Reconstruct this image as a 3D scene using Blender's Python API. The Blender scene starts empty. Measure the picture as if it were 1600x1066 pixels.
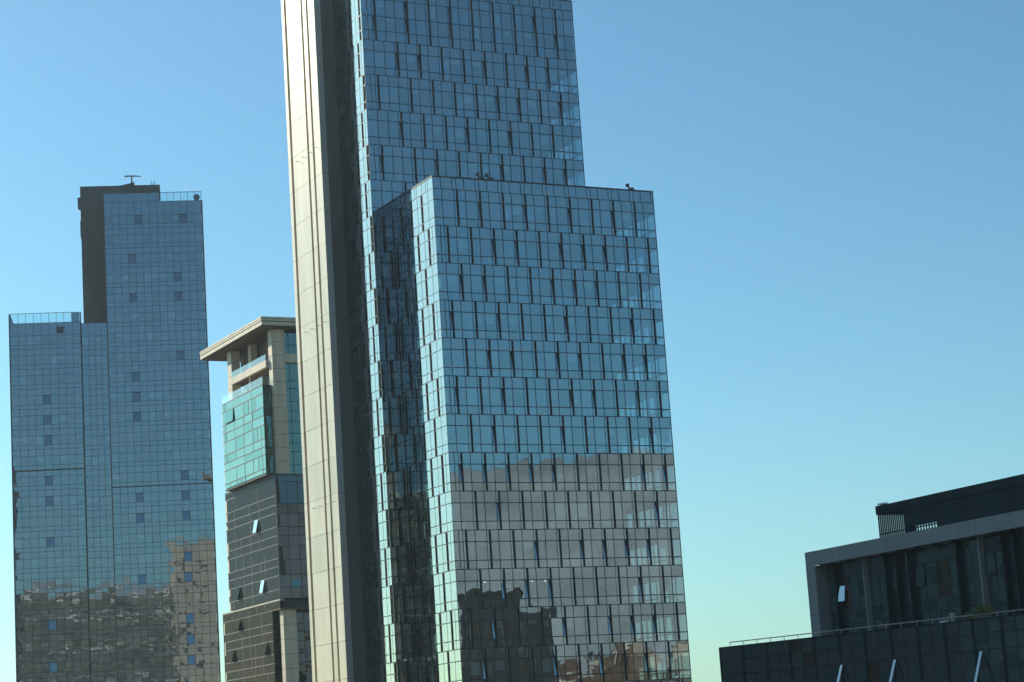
import bpy, bmesh, math, random
from mathutils import Vector, Matrix
random.seed(7)
R = math.radians
scene = bpy.context.scene
COL = scene.collection

# ------------------------------------------------------------------ camera
F_PX, PITCH, ROLL, GRID = 3388.845, 0.190253935, -0.0655878373, 1.08581594
CAM = Vector((0, 0, 40.0))
fw = Vector((0, math.cos(PITCH), math.sin(PITCH)))
up0 = Vector((0, -math.sin(PITCH), math.cos(PITCH)))
r0 = Vector((1, 0, 0))
rt = r0 * math.cos(ROLL) + up0 * math.sin(ROLL)
upv = -r0 * math.sin(ROLL) + up0 * math.cos(ROLL)
cam_d = bpy.data.cameras.new('camera')
cam = bpy.data.objects.new('camera', cam_d)
COL.objects.link(cam)
cam_d.sensor_width = 36
cam_d.lens = F_PX / 1600 * 36
cam_d.clip_start = 1.0
cam_d.clip_end = 40000
m = Matrix((rt, upv, -fw)).transposed().to_4x4()
m.translation = CAM
cam.matrix_world = m
scene.camera = cam

# ------------------------------------------------------------------ light
SUN_AZ, SUN_EL = R(-51), R(27)
world = bpy.data.worlds.new('World')
scene.world = world
world.use_nodes = True
wn = world.node_tree
sky = wn.nodes.new('ShaderNodeTexSky')
sky.sky_type = 'NISHITA'
sky.sun_disc = False
sky.sun_elevation = SUN_EL
sky.sun_rotation = SUN_AZ
sky.altitude = 100
sky.air_density = 1.0
sky.dust_density = 0.7
sky.ozone_density = 6.0
bg = wn.nodes['Background']
bg.inputs['Strength'].default_value = 0.13
def wmath(op, a, b):
    n = wn.nodes.new('ShaderNodeVectorMath')
    n.operation = op
    wn.links.new(a, n.inputs[0])
    n.inputs[1].default_value = b
    return n.outputs[0]
gam = wn.nodes.new('ShaderNodeGamma')          # a little more contrast than the raw sky model
gam.inputs['Gamma'].default_value = 1.2
wn.links.new(wmath('MULTIPLY', sky.outputs[0], (0.1, 0.1, 0.1)), gam.inputs['Color'])
wn.links.new(wmath('MULTIPLY', gam.outputs[0], (8.95, 11.7, 9.45)), bg.inputs['Color'])
sd = bpy.data.lights.new('sun', 'SUN')
sd.energy = 5.0
sd.angle = R(0.53)
sd.color = (1.0, 0.90, 0.70)
sun = bpy.data.objects.new('sun', sd)
COL.objects.link(sun)
to_sun = Vector((math.sin(SUN_AZ) * math.cos(SUN_EL), math.cos(SUN_AZ) * math.cos(SUN_EL), math.sin(SUN_EL)))
sun.rotation_euler = to_sun.to_track_quat('Z', 'Y').to_euler()
sun.location = (-200, 200, 300)
scene.view_settings.view_transform = 'Standard'
scene.view_settings.look = 'None'
scene.view_settings.exposure = 0.27
scene.view_settings.gamma = 1.0
scene.cycles.max_bounces = 10
scene.cycles.glossy_bounces = 6
scene.cycles.transparent_max_bounces = 24
scene.cycles.sample_clamp_indirect = 6.0

# ------------------------------------------------------------------ materials
def mat_new(name):
    mt = bpy.data.materials.new(name)
    mt.use_nodes = True
    nt = mt.node_tree
    for n in list(nt.nodes):
        nt.nodes.remove(n)
    out = nt.nodes.new('ShaderNodeOutputMaterial')
    return mt, nt, out

def math_node(nt, op, a, b=None):
    n = nt.nodes.new('ShaderNodeMath')
    n.operation = op
    for i, v in enumerate((a, b)):
        if v is None:
            continue
        if isinstance(v, (int, float)):
            n.inputs[i].default_value = v
        else:
            nt.links.new(v, n.inputs[i])
    return n.outputs[0]

def noise(nt, scale, detail=3.0, vec=None, rough=0.5):
    n = nt.nodes.new('ShaderNodeTexNoise')
    n.inputs['Scale'].default_value = scale
    n.inputs['Detail'].default_value = detail
    n.inputs['Roughness'].default_value = rough
    if vec is None:
        g = nt.nodes.new('ShaderNodeNewGeometry')
        vec = g.outputs['Position']
    nt.links.new(vec, n.inputs['Vector'])
    return n.outputs['Fac']

def scaled_pos(nt, sx, sy, sz):
    g = nt.nodes.new('ShaderNodeNewGeometry')
    mp = nt.nodes.new('ShaderNodeMapping')
    mp.inputs['Scale'].default_value = (sx, sy, sz)
    nt.links.new(g.outputs['Position'], mp.inputs['Vector'])
    return mp.outputs['Vector']

def glass_mat(name, refl=(0.85, 0.93, 1.0), r0=0.26, power=3.5, trans=None, base=(0.03, 0.04, 0.05),
              bump=0.004, bscale=0.7, rough=0.0, dust=0.0, dust_col=(0.3, 0.28, 0.25)):
    """coated facade glass: mirror layer over a tinted see-through pane (trans) or over an opaque back (base)"""
    mt, nt, out = mat_new(name)
    lw = nt.nodes.new('ShaderNodeLayerWeight')
    lw.inputs['Blend'].default_value = 0.5
    p = math_node(nt, 'POWER', lw.outputs['Facing'], power)
    fac = math_node(nt, 'MULTIPLY_ADD', p, 1 - r0)
    nt.nodes[-1].inputs[2].default_value = r0
    gl = nt.nodes.new('ShaderNodeBsdfGlossy')
    gl.inputs['Color'].default_value = (*refl, 1)
    gl.inputs['Roughness'].default_value = rough
    if bump:
        b = nt.nodes.new('ShaderNodeBump')
        b.inputs['Strength'].default_value = 1.0
        b.inputs['Distance'].default_value = bump
        nt.links.new(noise(nt, bscale, 1.5), b.inputs['Height'])
        nt.links.new(b.outputs[0], gl.inputs['Normal'])
    if trans:
        un = nt.nodes.new('ShaderNodeBsdfTransparent')
        un.inputs['Color'].default_value = (*trans, 1)
    else:
        un = nt.nodes.new('ShaderNodeBsdfDiffuse')
        un.inputs['Color'].default_value = (*base, 1)
    under = un.outputs[0]
    mx = nt.nodes.new('ShaderNodeMixShader')
    nt.links.new(fac, mx.inputs[0])
    nt.links.new(under, mx.inputs[1])
    nt.links.new(gl.outputs[0], mx.inputs[2])
    res = mx.outputs[0]
    if dust:
        df = nt.nodes.new('ShaderNodeBsdfDiffuse')
        df.inputs['Color'].default_value = (*dust_col, 1)
        nz = noise(nt, 0.9, 6.0, None, 0.65)
        rp = nt.nodes.new('ShaderNodeMapRange')
        rp.inputs['From Min'].default_value = 0.35
        rp.inputs['From Max'].default_value = 0.7
        rp.inputs['To Min'].default_value = dust * 0.4
        rp.inputs['To Max'].default_value = dust * 1.4
        nt.links.new(nz, rp.inputs['Value'])
        m2 = nt.nodes.new('ShaderNodeMixShader')
        nt.links.new(rp.outputs[0], m2.inputs[0])
        nt.links.new(res, m2.inputs[1])
        nt.links.new(df.outputs[0], m2.inputs[2])
        res = m2.outputs[0]
    nt.links.new(res, out.inputs['Surface'])
    return mt

def solid(name, col, rough=0.6, spec=0.4, metal=0.0, var=0.15, vscale=0.8, streak=True, bump=0.0):
    mt, nt, out = mat_new(name)
    p = nt.nodes.new('ShaderNodeBsdfPrincipled')
    p.inputs['Roughness'].default_value = rough
    p.inputs['Metallic'].default_value = metal
    p.inputs['Specular IOR Level'].default_value = spec
    if var:
        vec = scaled_pos(nt, 1, 1, 0.18) if streak else None
        nz = noise(nt, vscale, 5.0, vec, 0.6)
        mr = nt.nodes.new('ShaderNodeMapRange')
        mr.inputs['From Min'].default_value = 0.3
        mr.inputs['From Max'].default_value = 0.7
        mr.inputs['To Min'].default_value = 1 - var
        mr.inputs['To Max'].default_value = 1 + var
        nt.links.new(nz, mr.inputs['Value'])
        mixc = nt.nodes.new('ShaderNodeVectorMath')
        mixc.operation = 'SCALE'
        mixc.inputs[0].default_value = col
        nt.links.new(mr.outputs[0], mixc.inputs['Scale'])
        nt.links.new(mixc.outputs[0], p.inputs['Base Color'])
    else:
        p.inputs['Base Color'].default_value = (*col, 1)
    if bump:
        b = nt.nodes.new('ShaderNodeBump')
        b.inputs['Distance'].default_value = bump
        nt.links.new(noise(nt, 3.0, 4.0), b.inputs['Height'])
        nt.links.new(b.outputs[0], p.inputs['Normal'])
    nt.links.new(p.outputs[0], out.inputs['Surface'])
    return mt

M = {}
M['vision'] = glass_mat('blue_tinted_glass', (0.80, 0.91, 0.95), 0.28, 3.2, trans=(0.50, 0.62, 0.64), bump=0.0028, bscale=0.5)
M['vision_b'] = glass_mat('blue_tinted_glass_b', (0.78, 0.90, 0.95), 0.31, 3.2, trans=(0.38, 0.50, 0.53), bump=0.0034, bscale=0.5)
M['spandrel'] = glass_mat('spandrel_glass', (0.80, 0.91, 0.95), 0.28, 3.2, base=(0.035, 0.045, 0.055), bump=0.003, bscale=0.5)
M['frame'] = solid('dark_aluminium', (0.030, 0.040, 0.052), 0.45, 0.3, 0, 0)
M['jamb'] = solid('black_jamb', (0.045, 0.058, 0.070), 0.6, 0.2, 0, 0)
M['slab'] = solid('ceiling_white', (0.42, 0.43, 0.42), 0.8, 0.2, 0, 0)
M['core'] = solid('core_plaster', (0.25, 0.25, 0.24), 0.8, 0.2, 0, 0.1)
M['blind'] = solid('roller_blind_cloth', (0.72, 0.72, 0.69), 0.9, 0.1, 0, 0)
M['stone'] = solid('polished_pale_stone', (0.57, 0.50, 0.405), 0.31, 1.0, 0, 0.18, 0.5)
M['stone_b'] = solid('polished_pale_stone_b', (0.51, 0.45, 0.37), 0.33, 1.0, 0, 0.18, 0.5)
for n_ in list(M['stone'].node_tree.nodes) + list(M['stone_b'].node_tree.nodes):
    if n_.type == 'BSDF_PRINCIPLED':
        n_.inputs['Specular Tint'].default_value = (1.0, 0.93, 0.72, 1)
M['stone_dark'] = solid('stone_groove', (0.13, 0.12, 0.10), 0.6, 0.3, 0, 0.1)  # same stone darkened: groove shade put into the colour
M['stone_side'] = solid('stone_return', (0.46, 0.44, 0.40), 0.6, 0.3, 0, 0.12, 0.4)
M['coping'] = solid('roof_coping', (0.05, 0.055, 0.06), 0.5, 0.3, 0, 0.1)
M['roof'] = solid('roof_gravel', (0.22, 0.22, 0.21), 0.9, 0.1, 0, 0.2)
# far left tower
M['lt_vision'] = glass_mat('left_tower_glass', (0.76, 0.85, 0.92), 0.31, 3.2, trans=(0.34, 0.42, 0.46), bump=0.0035, bscale=0.6)
M['lt_vision_b'] = glass_mat('left_tower_glass_b', (0.76, 0.85, 0.92), 0.29, 3.2, trans=(0.26, 0.34, 0.40), bump=0.0035, bscale=0.6)
M['lt_span'] = glass_mat('left_tower_spandrel', (0.74, 0.84, 0.92), 0.30, 3.2, base=(0.022, 0.034, 0.055), bump=0.0035, bscale=0.6)
M['lt_frame'] = solid('left_tower_mullion', (0.022, 0.032, 0.05), 0.5, 0.3, 0, 0)
M['lt_core'] = solid('charcoal_cladding', (0.10, 0.105, 0.108), 0.75, 0.2, 0, 0.12, 0.3)
M['lt_trim'] = solid('bronze_corner_trim', (0.13, 0.10, 0.085), 0.5, 0.4, 0, 0)
M['clear'] = glass_mat('clear_balustrade_glass', (0.85, 0.95, 1.0), 0.07, 3.5, trans=(0.70, 0.86, 0.88), bump=0)
# stone framed building
M['tan'] = solid('tan_limestone', (0.72, 0.64, 0.46), 0.55, 0.35, 0, 0.14, 0.9)
M['tan_grey'] = solid('grey_limestone', (0.60, 0.55, 0.45), 0.6, 0.3, 0, 0.16, 0.7)  # greyer limestone for column sides, beams and left fascia
M['soffit'] = solid('brown_soffit', (0.16, 0.12, 0.10), 0.7, 0.2, 0, 0.1)
M['teal'] = glass_mat('teal_glass', (0.37, 0.58, 0.56), 0.33, 2.8, base=(0.04, 0.10, 0.092), bump=0.010, bscale=0.5)
M['teal_b'] = glass_mat('teal_glass_b', (0.30, 0.52, 0.50), 0.30, 2.8, base=(0.04, 0.13, 0.115), bump=0.010, bscale=0.5)
M['teal_dark'] = glass_mat('green_dark_glass', (0.60, 0.92, 0.82), 0.16, 3.2, base=(0.02, 0.035, 0.033), bump=0.004, bscale=0.5)
M['dusty'] = glass_mat('dusty_dark_glass', (0.16, 0.18, 0.21), 0.045, 4.6, base=(0.015, 0.017, 0.019), bump=0.003, dust=0.05, dust_col=(0.30, 0.31, 0.32))
M['dusty_brown'] = glass_mat('dusty_brown_glass', (0.17, 0.155, 0.15), 0.04, 4.8, base=(0.026, 0.018, 0.014), bump=0.003, dust=0.06, dust_col=(0.31, 0.29, 0.275))
M['dust_bar'] = solid('dusty_gasket', (0.27, 0.265, 0.26), 0.9, 0.1, 0, 0.25, 2.0)
M['mb_dark'] = glass_mat('navy_dark_glass', (0.7, 0.85, 0.95), 0.085, 3.5, base=(0.010, 0.014, 0.018), bump=0.003)
M['sash'] = glass_mat('open_sash_glass', (0.85, 0.95, 1.0), 0.35, 2.2, base=(0.03, 0.04, 0.045), bump=0)
# right block
M['rb_metal'] = solid('zinc_fascia', (0.28, 0.29, 0.285), 0.6, 0.3, 0, 0.10, 0.5)
M['rb_reveal'] = solid('zinc_reveal', (0.26, 0.265, 0.27), 0.6, 0.3, 0, 0.08, 0.5)
M['rb_glass'] = glass_mat('black_glass', (0.75, 0.92, 0.95), 0.25, 4.0, base=(0.055, 0.078, 0.082), bump=0.0016, bscale=0.9)
M['rb_glass_brown'] = glass_mat('black_brown_glass', (0.85, 0.78, 0.72), 0.17, 4.0, base=(0.070, 0.050, 0.040), bump=0.0016, bscale=0.9)
M['rb_dark'] = solid('black_louvre', (0.030, 0.044, 0.050), 0.9, 0.08, 0, 0.15)
M['rail'] = solid('pale_steel_rail', (0.45, 0.42, 0.38), 0.4, 0.5, 0.3, 0)
M['steel'] = solid('dark_steel', (0.06, 0.065, 0.07), 0.5, 0.4, 0.2, 0)
M['white_paint'] = solid('white_paint', (0.75, 0.75, 0.72), 0.5, 0.4, 0, 0)
M['pot'] = solid('cream_pot', (0.55, 0.50, 0.40), 0.7, 0.2, 0, 0.1, 4)
M['leaf'] = solid('shrub_leaf', (0.22, 0.25, 0.06), 0.6, 0.3, 0, 0.35, 6, False)
M['twig'] = solid('shrub_twig', (0.10, 0.075, 0.05), 0.8, 0.2, 0, 0)
M['bird'] = solid('grey_feather', (0.05, 0.05, 0.05), 0.8, 0.2, 0, 0)

# ------------------------------------------------------------------ mesh helpers
CUBE_F = ((0, 3, 2, 1), (4, 5, 6, 7), (0, 1, 5, 4), (1, 2, 6, 5), (2, 3, 7, 6), (3, 0, 4, 7))

class Frame:
    """a facade plane: s along u (azimuth az), depth along the outward normal n, z up"""
    def __init__(self, ox, oy, az, flip=False):
        self.o = Vector((ox, oy, 0))
        self.u = Vector((math.sin(az), math.cos(az), 0))
        n = Vector((math.cos(az), -math.sin(az), 0))
        self.n = -n if flip else n
        self.hand = self.u.cross(self.n).z > 0
    def pt(self, s, d, z):
        return self.o + self.u * s + self.n * d + Vector((0, 0, z))

class MB:
    def __init__(self):
        self.v, self.f, self.mi, self.mats = [], [], [], []
    def _m(self, mt):
        if mt not in self.mats:
            self.mats.append(mt)
        return self.mats.index(mt)
    def hexa(self, pts, mt, skip=()):
        b = len(self.v)
        self.v += [Vector(p) for p in pts]
        P = self.v[b:b + 8]
        flip = (P[1] - P[0]).cross(P[3] - P[0]).dot(P[4] - P[0]) < 0
        for i, f in enumerate(CUBE_F):
            if i in skip:
                continue
            q = [b + k for k in f]
            self.f.append(q[::-1] if flip else q)
            self.mi.append(self._m(mt))
    def box(self, fr, s0, s1, d0, d1, z0, z1, mt, skip=()):
        p = fr.pt
        self.hexa([p(s0, d0, z0), p(s1, d0, z0), p(s1, d1, z0), p(s0, d1, z0),
                   p(s0, d0, z1), p(s1, d0, z1), p(s1, d1, z1), p(s0, d1, z1)], mt, skip)
    def tube(self, a, b, r1, mt, r2=None, n=8):
        a, b = Vector(a), Vector(b)
        r2 = r1 if r2 is None else r2
        ax = (b - a).normalized()
        x = ax.orthogonal().normalized()
        y = ax.cross(x)
        k = len(self.v)
        for c, r in ((a, r1), (b, r2)):
            for i in range(n):
                t = 2 * math.pi * i / n
                self.v.append(c + x * math.cos(t) * r + y * math.sin(t) * r)
        for i in range(n):
            j = (i + 1) % n
            self.f.append([k + i, k + j, k + n + j, k + n + i])
            self.mi.append(self._m(mt))
        self.f.append([k + i for i in range(n)][::-1]); self.mi.append(self._m(mt))
        self.f.append([k + n + i for i in range(n)]); self.mi.append(self._m(mt))
    def build(self, name, parent=None, base=None):
        base = Vector((0, 0, 0)) if base is None else base
        me = bpy.data.meshes.new(name)
        me.from_pydata([tuple(v - base) for v in self.v], [], self.f)
        for mt in self.mats:
            me.materials.append(M[mt])
        me.polygons.foreach_set('material_index', self.mi)
        me.update()
        o = bpy.data.objects.new(name, me)
        COL.objects.link(o)
        if parent is not None:
            o.parent = parent
        else:
            o.location = base
        return o

def tag(o, label, cat, group=None):
    o['label'] = label
    o['category'] = cat
    if group:
        o['group'] = group
    return o

def project(P):
    v = P - CAM
    z = v.dot(fw)
    if z < 1:
        return None
    return 800 + F_PX * v.dot(rt) / z, 533 - F_PX * v.dot(upv) / z

PANE_MESH = {}
class Thing:
    """an Empty at the base that parents its parts; pieces are collected, the 300 largest of a kind become objects"""
    def __init__(self, name, label, cat, base):
        self.e = bpy.data.objects.new(name, None)
        COL.objects.link(self.e)
        self.base = Vector(base)
        self.e.location = self.base
        self.e.empty_display_size = 5
        tag(self.e, label, cat)
        self.p = {}
    def part(self, name, mb, parent=None):
        if not mb.v:
            return None
        return mb.build(name, parent or self.e, self.base)
    def piece(self, name, fr, s0, s1, z0, z1, mt, d=0.0, th=0.04, tilt=0.0, yaw=0.0, hinge='c', parent=None):
        self.p.setdefault(name, []).append((fr, s0, s1, z0, z1, mt, d, th, tilt, yaw, hinge, parent))
    def _mat(self, pc):
        fr, s0, s1, z0, z1, mt, d, th, tilt, yaw, hinge, parent = pc
        x = fr.u if fr.hand else -fr.u
        n, z = fr.n.copy(), Vector((0, 0, 1))
        q = Matrix.Rotation(yaw, 3, z)
        x, n = q @ x, q @ n
        n2 = n * math.cos(tilt) + z * math.sin(tilt)
        z2 = z * math.cos(tilt) - n * math.sin(tilt)
        h = z1 - z0
        if hinge == 'b':
            c = fr.pt((s0 + s1) / 2, d, z0) + z2 * (h / 2)
        elif hinge == 't':
            c = fr.pt((s0 + s1) / 2, d, z1) - z2 * (h / 2)
        else:
            c = fr.pt((s0 + s1) / 2, d, (z0 + z1) / 2)
        m4 = Matrix((x, n2, z2)).transposed().to_4x4()
        m4.translation = c
        return m4
    def finish(self, limit=300, minpx=6.0):
        for name, lst in self.p.items():
            sc = []
            for i, pc in enumerate(lst):
                m4 = self._mat(pc)
                w, h = pc[2] - pc[1], pc[4] - pc[3]
                ps = [project(m4 @ Vector((sx * w / 2, 0, sz * h / 2))) for sx, sz in ((-1, -1), (1, -1), (1, 1), (-1, 1))]
                a = 0
                if all(ps):
                    xs = [q[0] for q in ps]; ys = [q[1] for q in ps]
                    if max(xs) > 0 and min(xs) < 1600 and max(ys) > 0 and min(ys) < 1066:
                        e1 = math.hypot(ps[1][0] - ps[0][0], ps[1][1] - ps[0][1])
                        e2 = math.hypot(ps[3][0] - ps[0][0], ps[3][1] - ps[0][1])
                        if min(e1, e2) >= minpx and max(e1, e2) >= 10:
                            a = 0.5 * abs(sum(ps[k][0] * ps[(k + 1) % 4][1] - ps[(k + 1) % 4][0] * ps[k][1] for k in range(4)))
                sc.append((a, i, m4))
            sc.sort(key=lambda t: -t[0])
            rest = MB()
            for k, (a, i, m4) in enumerate(sc):
                fr, s0, s1, z0, z1, mt, d, th, tilt, yaw, hinge, parent = lst[i]
                w, h = s1 - s0, z1 - z0
                pts = [(sx * w / 2, y, sz * h / 2) for sz in (-1, 1) for sx, y in ((-1, -th), (1, -th), (1, 0), (-1, 0))]
                if a > 0 and k < limit:
                    key = (round(w, 2), round(h, 2), round(th, 3), mt)
                    me = PANE_MESH.get(key)
                    if me is None:
                        b = MB()
                        b.hexa(pts, mt, skip=(2,))
                        me = bpy.data.meshes.new(name)
                        me.from_pydata([tuple(v) for v in b.v], [], b.f)
                        me.materials.append(M[mt])
                        PANE_MESH[key] = me
                    o = bpy.data.objects.new(name, me)
                    COL.objects.link(o)
                    o.parent = parent or self.e
                    loc = m4.copy()
                    loc.translation = m4.translation - self.base
                    o.matrix_basis = loc
                else:
                    rest.hexa([m4 @ Vector(q) for q in pts], mt, skip=(2,))
            if rest.v:
                o = rest.build(name, self.e, self.base)
                o['kind'] = 'stuff'

def jit(s):
    return random.gauss(0, R(s))

# ------------------------------------------------------------------ setting: ground and hills
def struct(o):
    o['kind'] = 'structure'
    return o

M['ground'] = solid('city_ground', (0.12, 0.115, 0.10), 0.95, 0.1, 0, 0.4, 0.02, False)
M['hill_near'] = solid('brown_hillside', (0.20, 0.155, 0.115), 0.95, 0.1, 0, 0.45, 0.03, False)
M['haze_ridge'] = solid('haze_grey_ridge', (0.33, 0.39, 0.44), 0.95, 0.1, 0, 0.3, 0.02, False)  # hazy grey put into the ridge colour
b = MB()
b.v = [Vector((x, y, 0)) for x, y in ((-2600, -2600), (2600, -2600), (2600, 2600), (-2600, 2600))]
b.f = [[0, 1, 2, 3]]; b.mi = [0]; b.mats = ['ground']
struct(b.build('ground'))

def ridge(name, mt, r_in, r_out, az0, az1, hfun, na=120, nr=10):
    b = MB()
    b._m(mt)
    for i in range(na + 1):
        az = az0 + (az1 - az0) * i / na
        for j in range(nr + 1):
            t = j / nr
            rr = r_in + (r_out - r_in) * t
            h = hfun(az) * math.sin(math.pi * min(1, t * 1.0)) ** 1.2
            b.v.append(Vector((math.sin(az) * rr, math.cos(az) * rr, h - 2)))
    for i in range(na):
        for j in range(nr):
            k = i * (nr + 1) + j
            b.f.append([k, k + nr + 1, k + nr + 2, k + 1]); b.mi.append(0)
    o = b.build(name)
    for p in o.data.polygons:
        p.use_smooth = True
    return struct(o)

def wob(az, k, ph):
    return math.sin(az * k + ph) * 0.5 + math.sin(az * k * 2.3 + ph * 2) * 0.3 + math.sin(az * k * 5.1 + ph) * 0.2
ridge('haze_standin_ridge', 'haze_ridge', 1000, 1800, R(96), R(215), lambda a: 276 - 38 * min(1, max(0, (a - R(140)) / R(18))) + 5 * wob(a, 7, 0.4), 240, 12)  # made-up ridge standing in for the grey horizon haze mirrored in the glass
ridge('hillside', 'hill_near', 560, 1000, R(96), R(215), lambda a: 84 + 9 * wob(a, 22, 1.0), 160, 12)

# ------------------------------------------------------------------ central office tower
MX, MY = -7.8666502, 240.0
D1 = Vector((math.sin(GRID), math.cos(GRID), 0))
D2 = Vector((-math.cos(GRID), math.sin(GRID), 0))
def mpos(s, t, o=(MX, MY)):
    v = D1 * s + D2 * t
    return o[0] + v.x, o[1] + v.y
def fr_right(t, o=(MX, MY)):           # faces the camera, s along D1
    x, y = mpos(0, t, o)
    return Frame(x, y, GRID)
def fr_left(s, o=(MX, MY)):            # faces left, s along D2
    x, y = mpos(s, 0, o)
    return Frame(x, y, GRID - math.pi / 2, True)
def fr_east(s, o=(MX, MY)):            # faces right
    x, y = mpos(s, 0, o)
    return Frame(x, y, GRID - math.pi / 2, False)

tower = Thing('office_tower', 'tallest blue glass office tower with lower front block and pale stone pier', 'building', (*mpos(10, 10), 0))
NW, ND = 0.50, 0.24
def notched_facade(th, fr, s0, s1, rows, notch, clip=None, g=0.05, open_p=0.55, tj=0.04, deep=False):
    """rows: (kind list [(kind, z1, z0)], notch start list)"""
    fm = MB()
    for ri, (subs, nts) in enumerate(rows):
        zt, zb = subs[0][1], subs[-1][2]
        # horizontal bars
        for kind, z1, z0 in subs:
            fm.box(fr, s0, s1, -0.2, -0.02, z1 - 0.06, z1 + 0.06, 'frame')
        segs, cur = [], s0
        for ns in nts:
            if ns - cur > 0.25:
                segs.append((cur, ns))
            cur = ns + NW
        if s1 - cur > 0.12:
            segs.append((cur, s1))
        for ns in nts:
            v1 = ns + NW if deep else ns + 0.31       # deep: whole notch recessed; else flush vent and a thin slot
            o0 = ns if deep else v1
            dd = ND if deep else 0.30
            for e in ((ns, ns + NW) if deep else (ns, v1, ns + NW)):
                fm.box(fr, e - 0.028, e + 0.028, -dd - 0.05, -0.006, zb + 0.02, zt - 0.02, 'jamb')
            fm.box(fr, o0 + 0.02, ns + NW - 0.02, -dd - 0.12, -dd - 0.06, zb + 0.03, zt - 0.03, 'jamb')
            for kind, z1, z0 in subs:
                op = kind == 'vision' and random.random() < open_p
                d0 = -ND if deep else -0.04
                th.piece('vent_window', fr, ns + 0.045, v1 - 0.045, z0 + g, z1 - g, 'vision_b' if kind != 'spandrel' else 'spandrel',
                         d=d0 + ((0.12 if deep else 0.05) if op else 0.02), tilt=R(random.uniform(5, 8)) if op else jit(tj), yaw=jit(tj), hinge='b' if op else 'c')
        for a, c in segs:
            L = c - a
            if L > 2.75:
                n = round(L / 1.45)
                cuts = [a + L * i / n for i in range(n + 1)]
            elif L > 1.65:
                cuts = [a, a + L * 0.41, c]
            elif L > 0.9 and a == s0:
                cuts = [a, a + L * 0.55, c]
            else:
                cuts = [a, c]
            for q in cuts[1:-1]:
                fm.box(fr, q - 0.055, q + 0.055, -0.2, -0.025, zb + 0.06, zt - 0.06, 'frame')
            for q0, q1 in zip(cuts[:-1], cuts[1:]):
                for kind, z1, z0 in subs:
                    nm = {'spandrel': 'spandrel_panel', 'vision': 'window_pane', 'sill': 'sill_pane', 'band': 'parapet_panel'}[kind]
                    mt = 'spandrel' if kind in ('spandrel', 'band') else ('vision' if random.random() < 0.6 else 'vision_b')
                    th.piece(nm, fr, q0 + g, q1 - g, z0 + g, z1 - g, mt, tilt=jit(tj), yaw=jit(tj))
                    if kind == 'vision' and random.random() < 0.24:
                        dr = random.choice((0.25, 0.4, 0.55, 0.8))
                        th.piece('roller_blind', fr, q0 + 0.12, q1 - 0.12, z1 - 0.1 - (z1 - z0 - 0.2) * dr, z1 - 0.1, 'blind', d=-0.35, th=0.02)
    return fm

PIT = 4.36
def std_row(zt):
    return [('spandrel', zt, zt - 1.31), ('vision', zt - 1.31, zt - 3.39), ('sill', zt - 3.39, zt - PIT)]

# lower block, face toward the camera
LZ = [104.58 - PIT * k for k in range(15)]
WID = 29.36
rows = []
for k, zt in enumerate(LZ):
    st = 2.60 if k % 2 == 0 else 1.14
    rows.append((std_row(zt), [st + 2.955 * j for j in range(10) if st + 2.955 * j < WID - 1.2]))
f_lr = fr_right(0)
fm = notched_facade(tower, f_lr, 0.0, WID, rows, None)
# parapet band with narrow joints
def band(th, fr, fm, s0, s1, z0, z1, pat):
    s, i = s0, 0
    while s < s1 - 0.3:
        e = min(s1, s + pat[i % len(pat)])
        if s1 - e < 0.3:
            e = s1
        th.piece('parapet_panel', fr, s + 0.05, e - 0.05, z0 + 0.05, z1 - 0.04, 'spandrel', tilt=jit(.2), yaw=jit(.2))
        fm.box(fr, e - 0.05, e + 0.05, -0.2, -0.025, z0, z1, 'frame')
        s = e; i += 1
band(tower, f_lr, fm, 0, WID, 104.58, 105.95, (1.0, 1.45, 0.5))
fm.box(f_lr, -0.02, WID + 0.02, -0.5, 0.05, 105.96, 106.10, 'coping')
fm.box(f_lr, WID - 0.06, WID + 0.03, -0.06, 0.03, 40, 105.95, 'frame')
tower.part('curtain_wall_frame', fm)
# lower block, left face
rows = []
for k, zt in enumerate(LZ):
    st = 2.95 if k % 2 == 0 else 1.55
    rows.append((std_row(zt), [st + 2.9 * j for j in range(4) if st + 2.9 * j < 10.6]))
f_ll = fr_left(0)
fm = notched_facade(tower, f_ll, 0.03, 11.40, rows, None, open_p=0.35, deep=True)
band(tower, f_ll, fm, 0.03, 11.40, 104.58, 105.95, (1.45, 0.5, 1.0))
fm.box(f_ll, -0.04, 11.40, -0.5, 0.05, 105.96, 106.10, 'coping')
tower.part('curtain_wall_frame', fm)

# upper block, face toward the camera (only the part that stands clear of the lower block)
UZ = [126.0 - 4.37 * k for k in range(20)]
def up_row(k):
    zt = UZ[k]
    return [('spandrel', zt, zt - 1.31), ('vision', zt - 1.31, zt - 3.39), ('sill', zt - 3.39, zt - 4.37)]
SL, SR_ = -2.62, 26.63
rows = [([('spandrel', 132.55, 131.3), ('vision', 131.3, 129.14), ('vision', 129.14, 127.27), ('sill', 127.27, 126.0)],
         [-1.25] + [3.05 + 2.95 * j for j in range(8)])]
for k in range(5):
    rows.append((up_row(k), [1.50 + 2.95 * j for j in range(9) if j < 8] if k % 2 == 0 else [-1.3] + [3.0 + 2.95 * j for j in range(8)]))
f_ur = fr_right(11.42)
fm = notched_facade(tower, f_ur, SL, SR_, rows, None)
band(tower, f_ur, fm, SL, SR_, 132.55, 133.86, (1.0, 1.45, 0.5))
fm.box(f_ur, SL, SR_ + 0.02, -0.5, 0.05, 133.87, 134.0, 'coping')
fm.box(f_ur, SR_ - 0.06, SR_ + 0.03, -0.06, 0.03, 100, 133.86, 'frame')
tower.part('curtain_wall_frame', fm)
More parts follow.
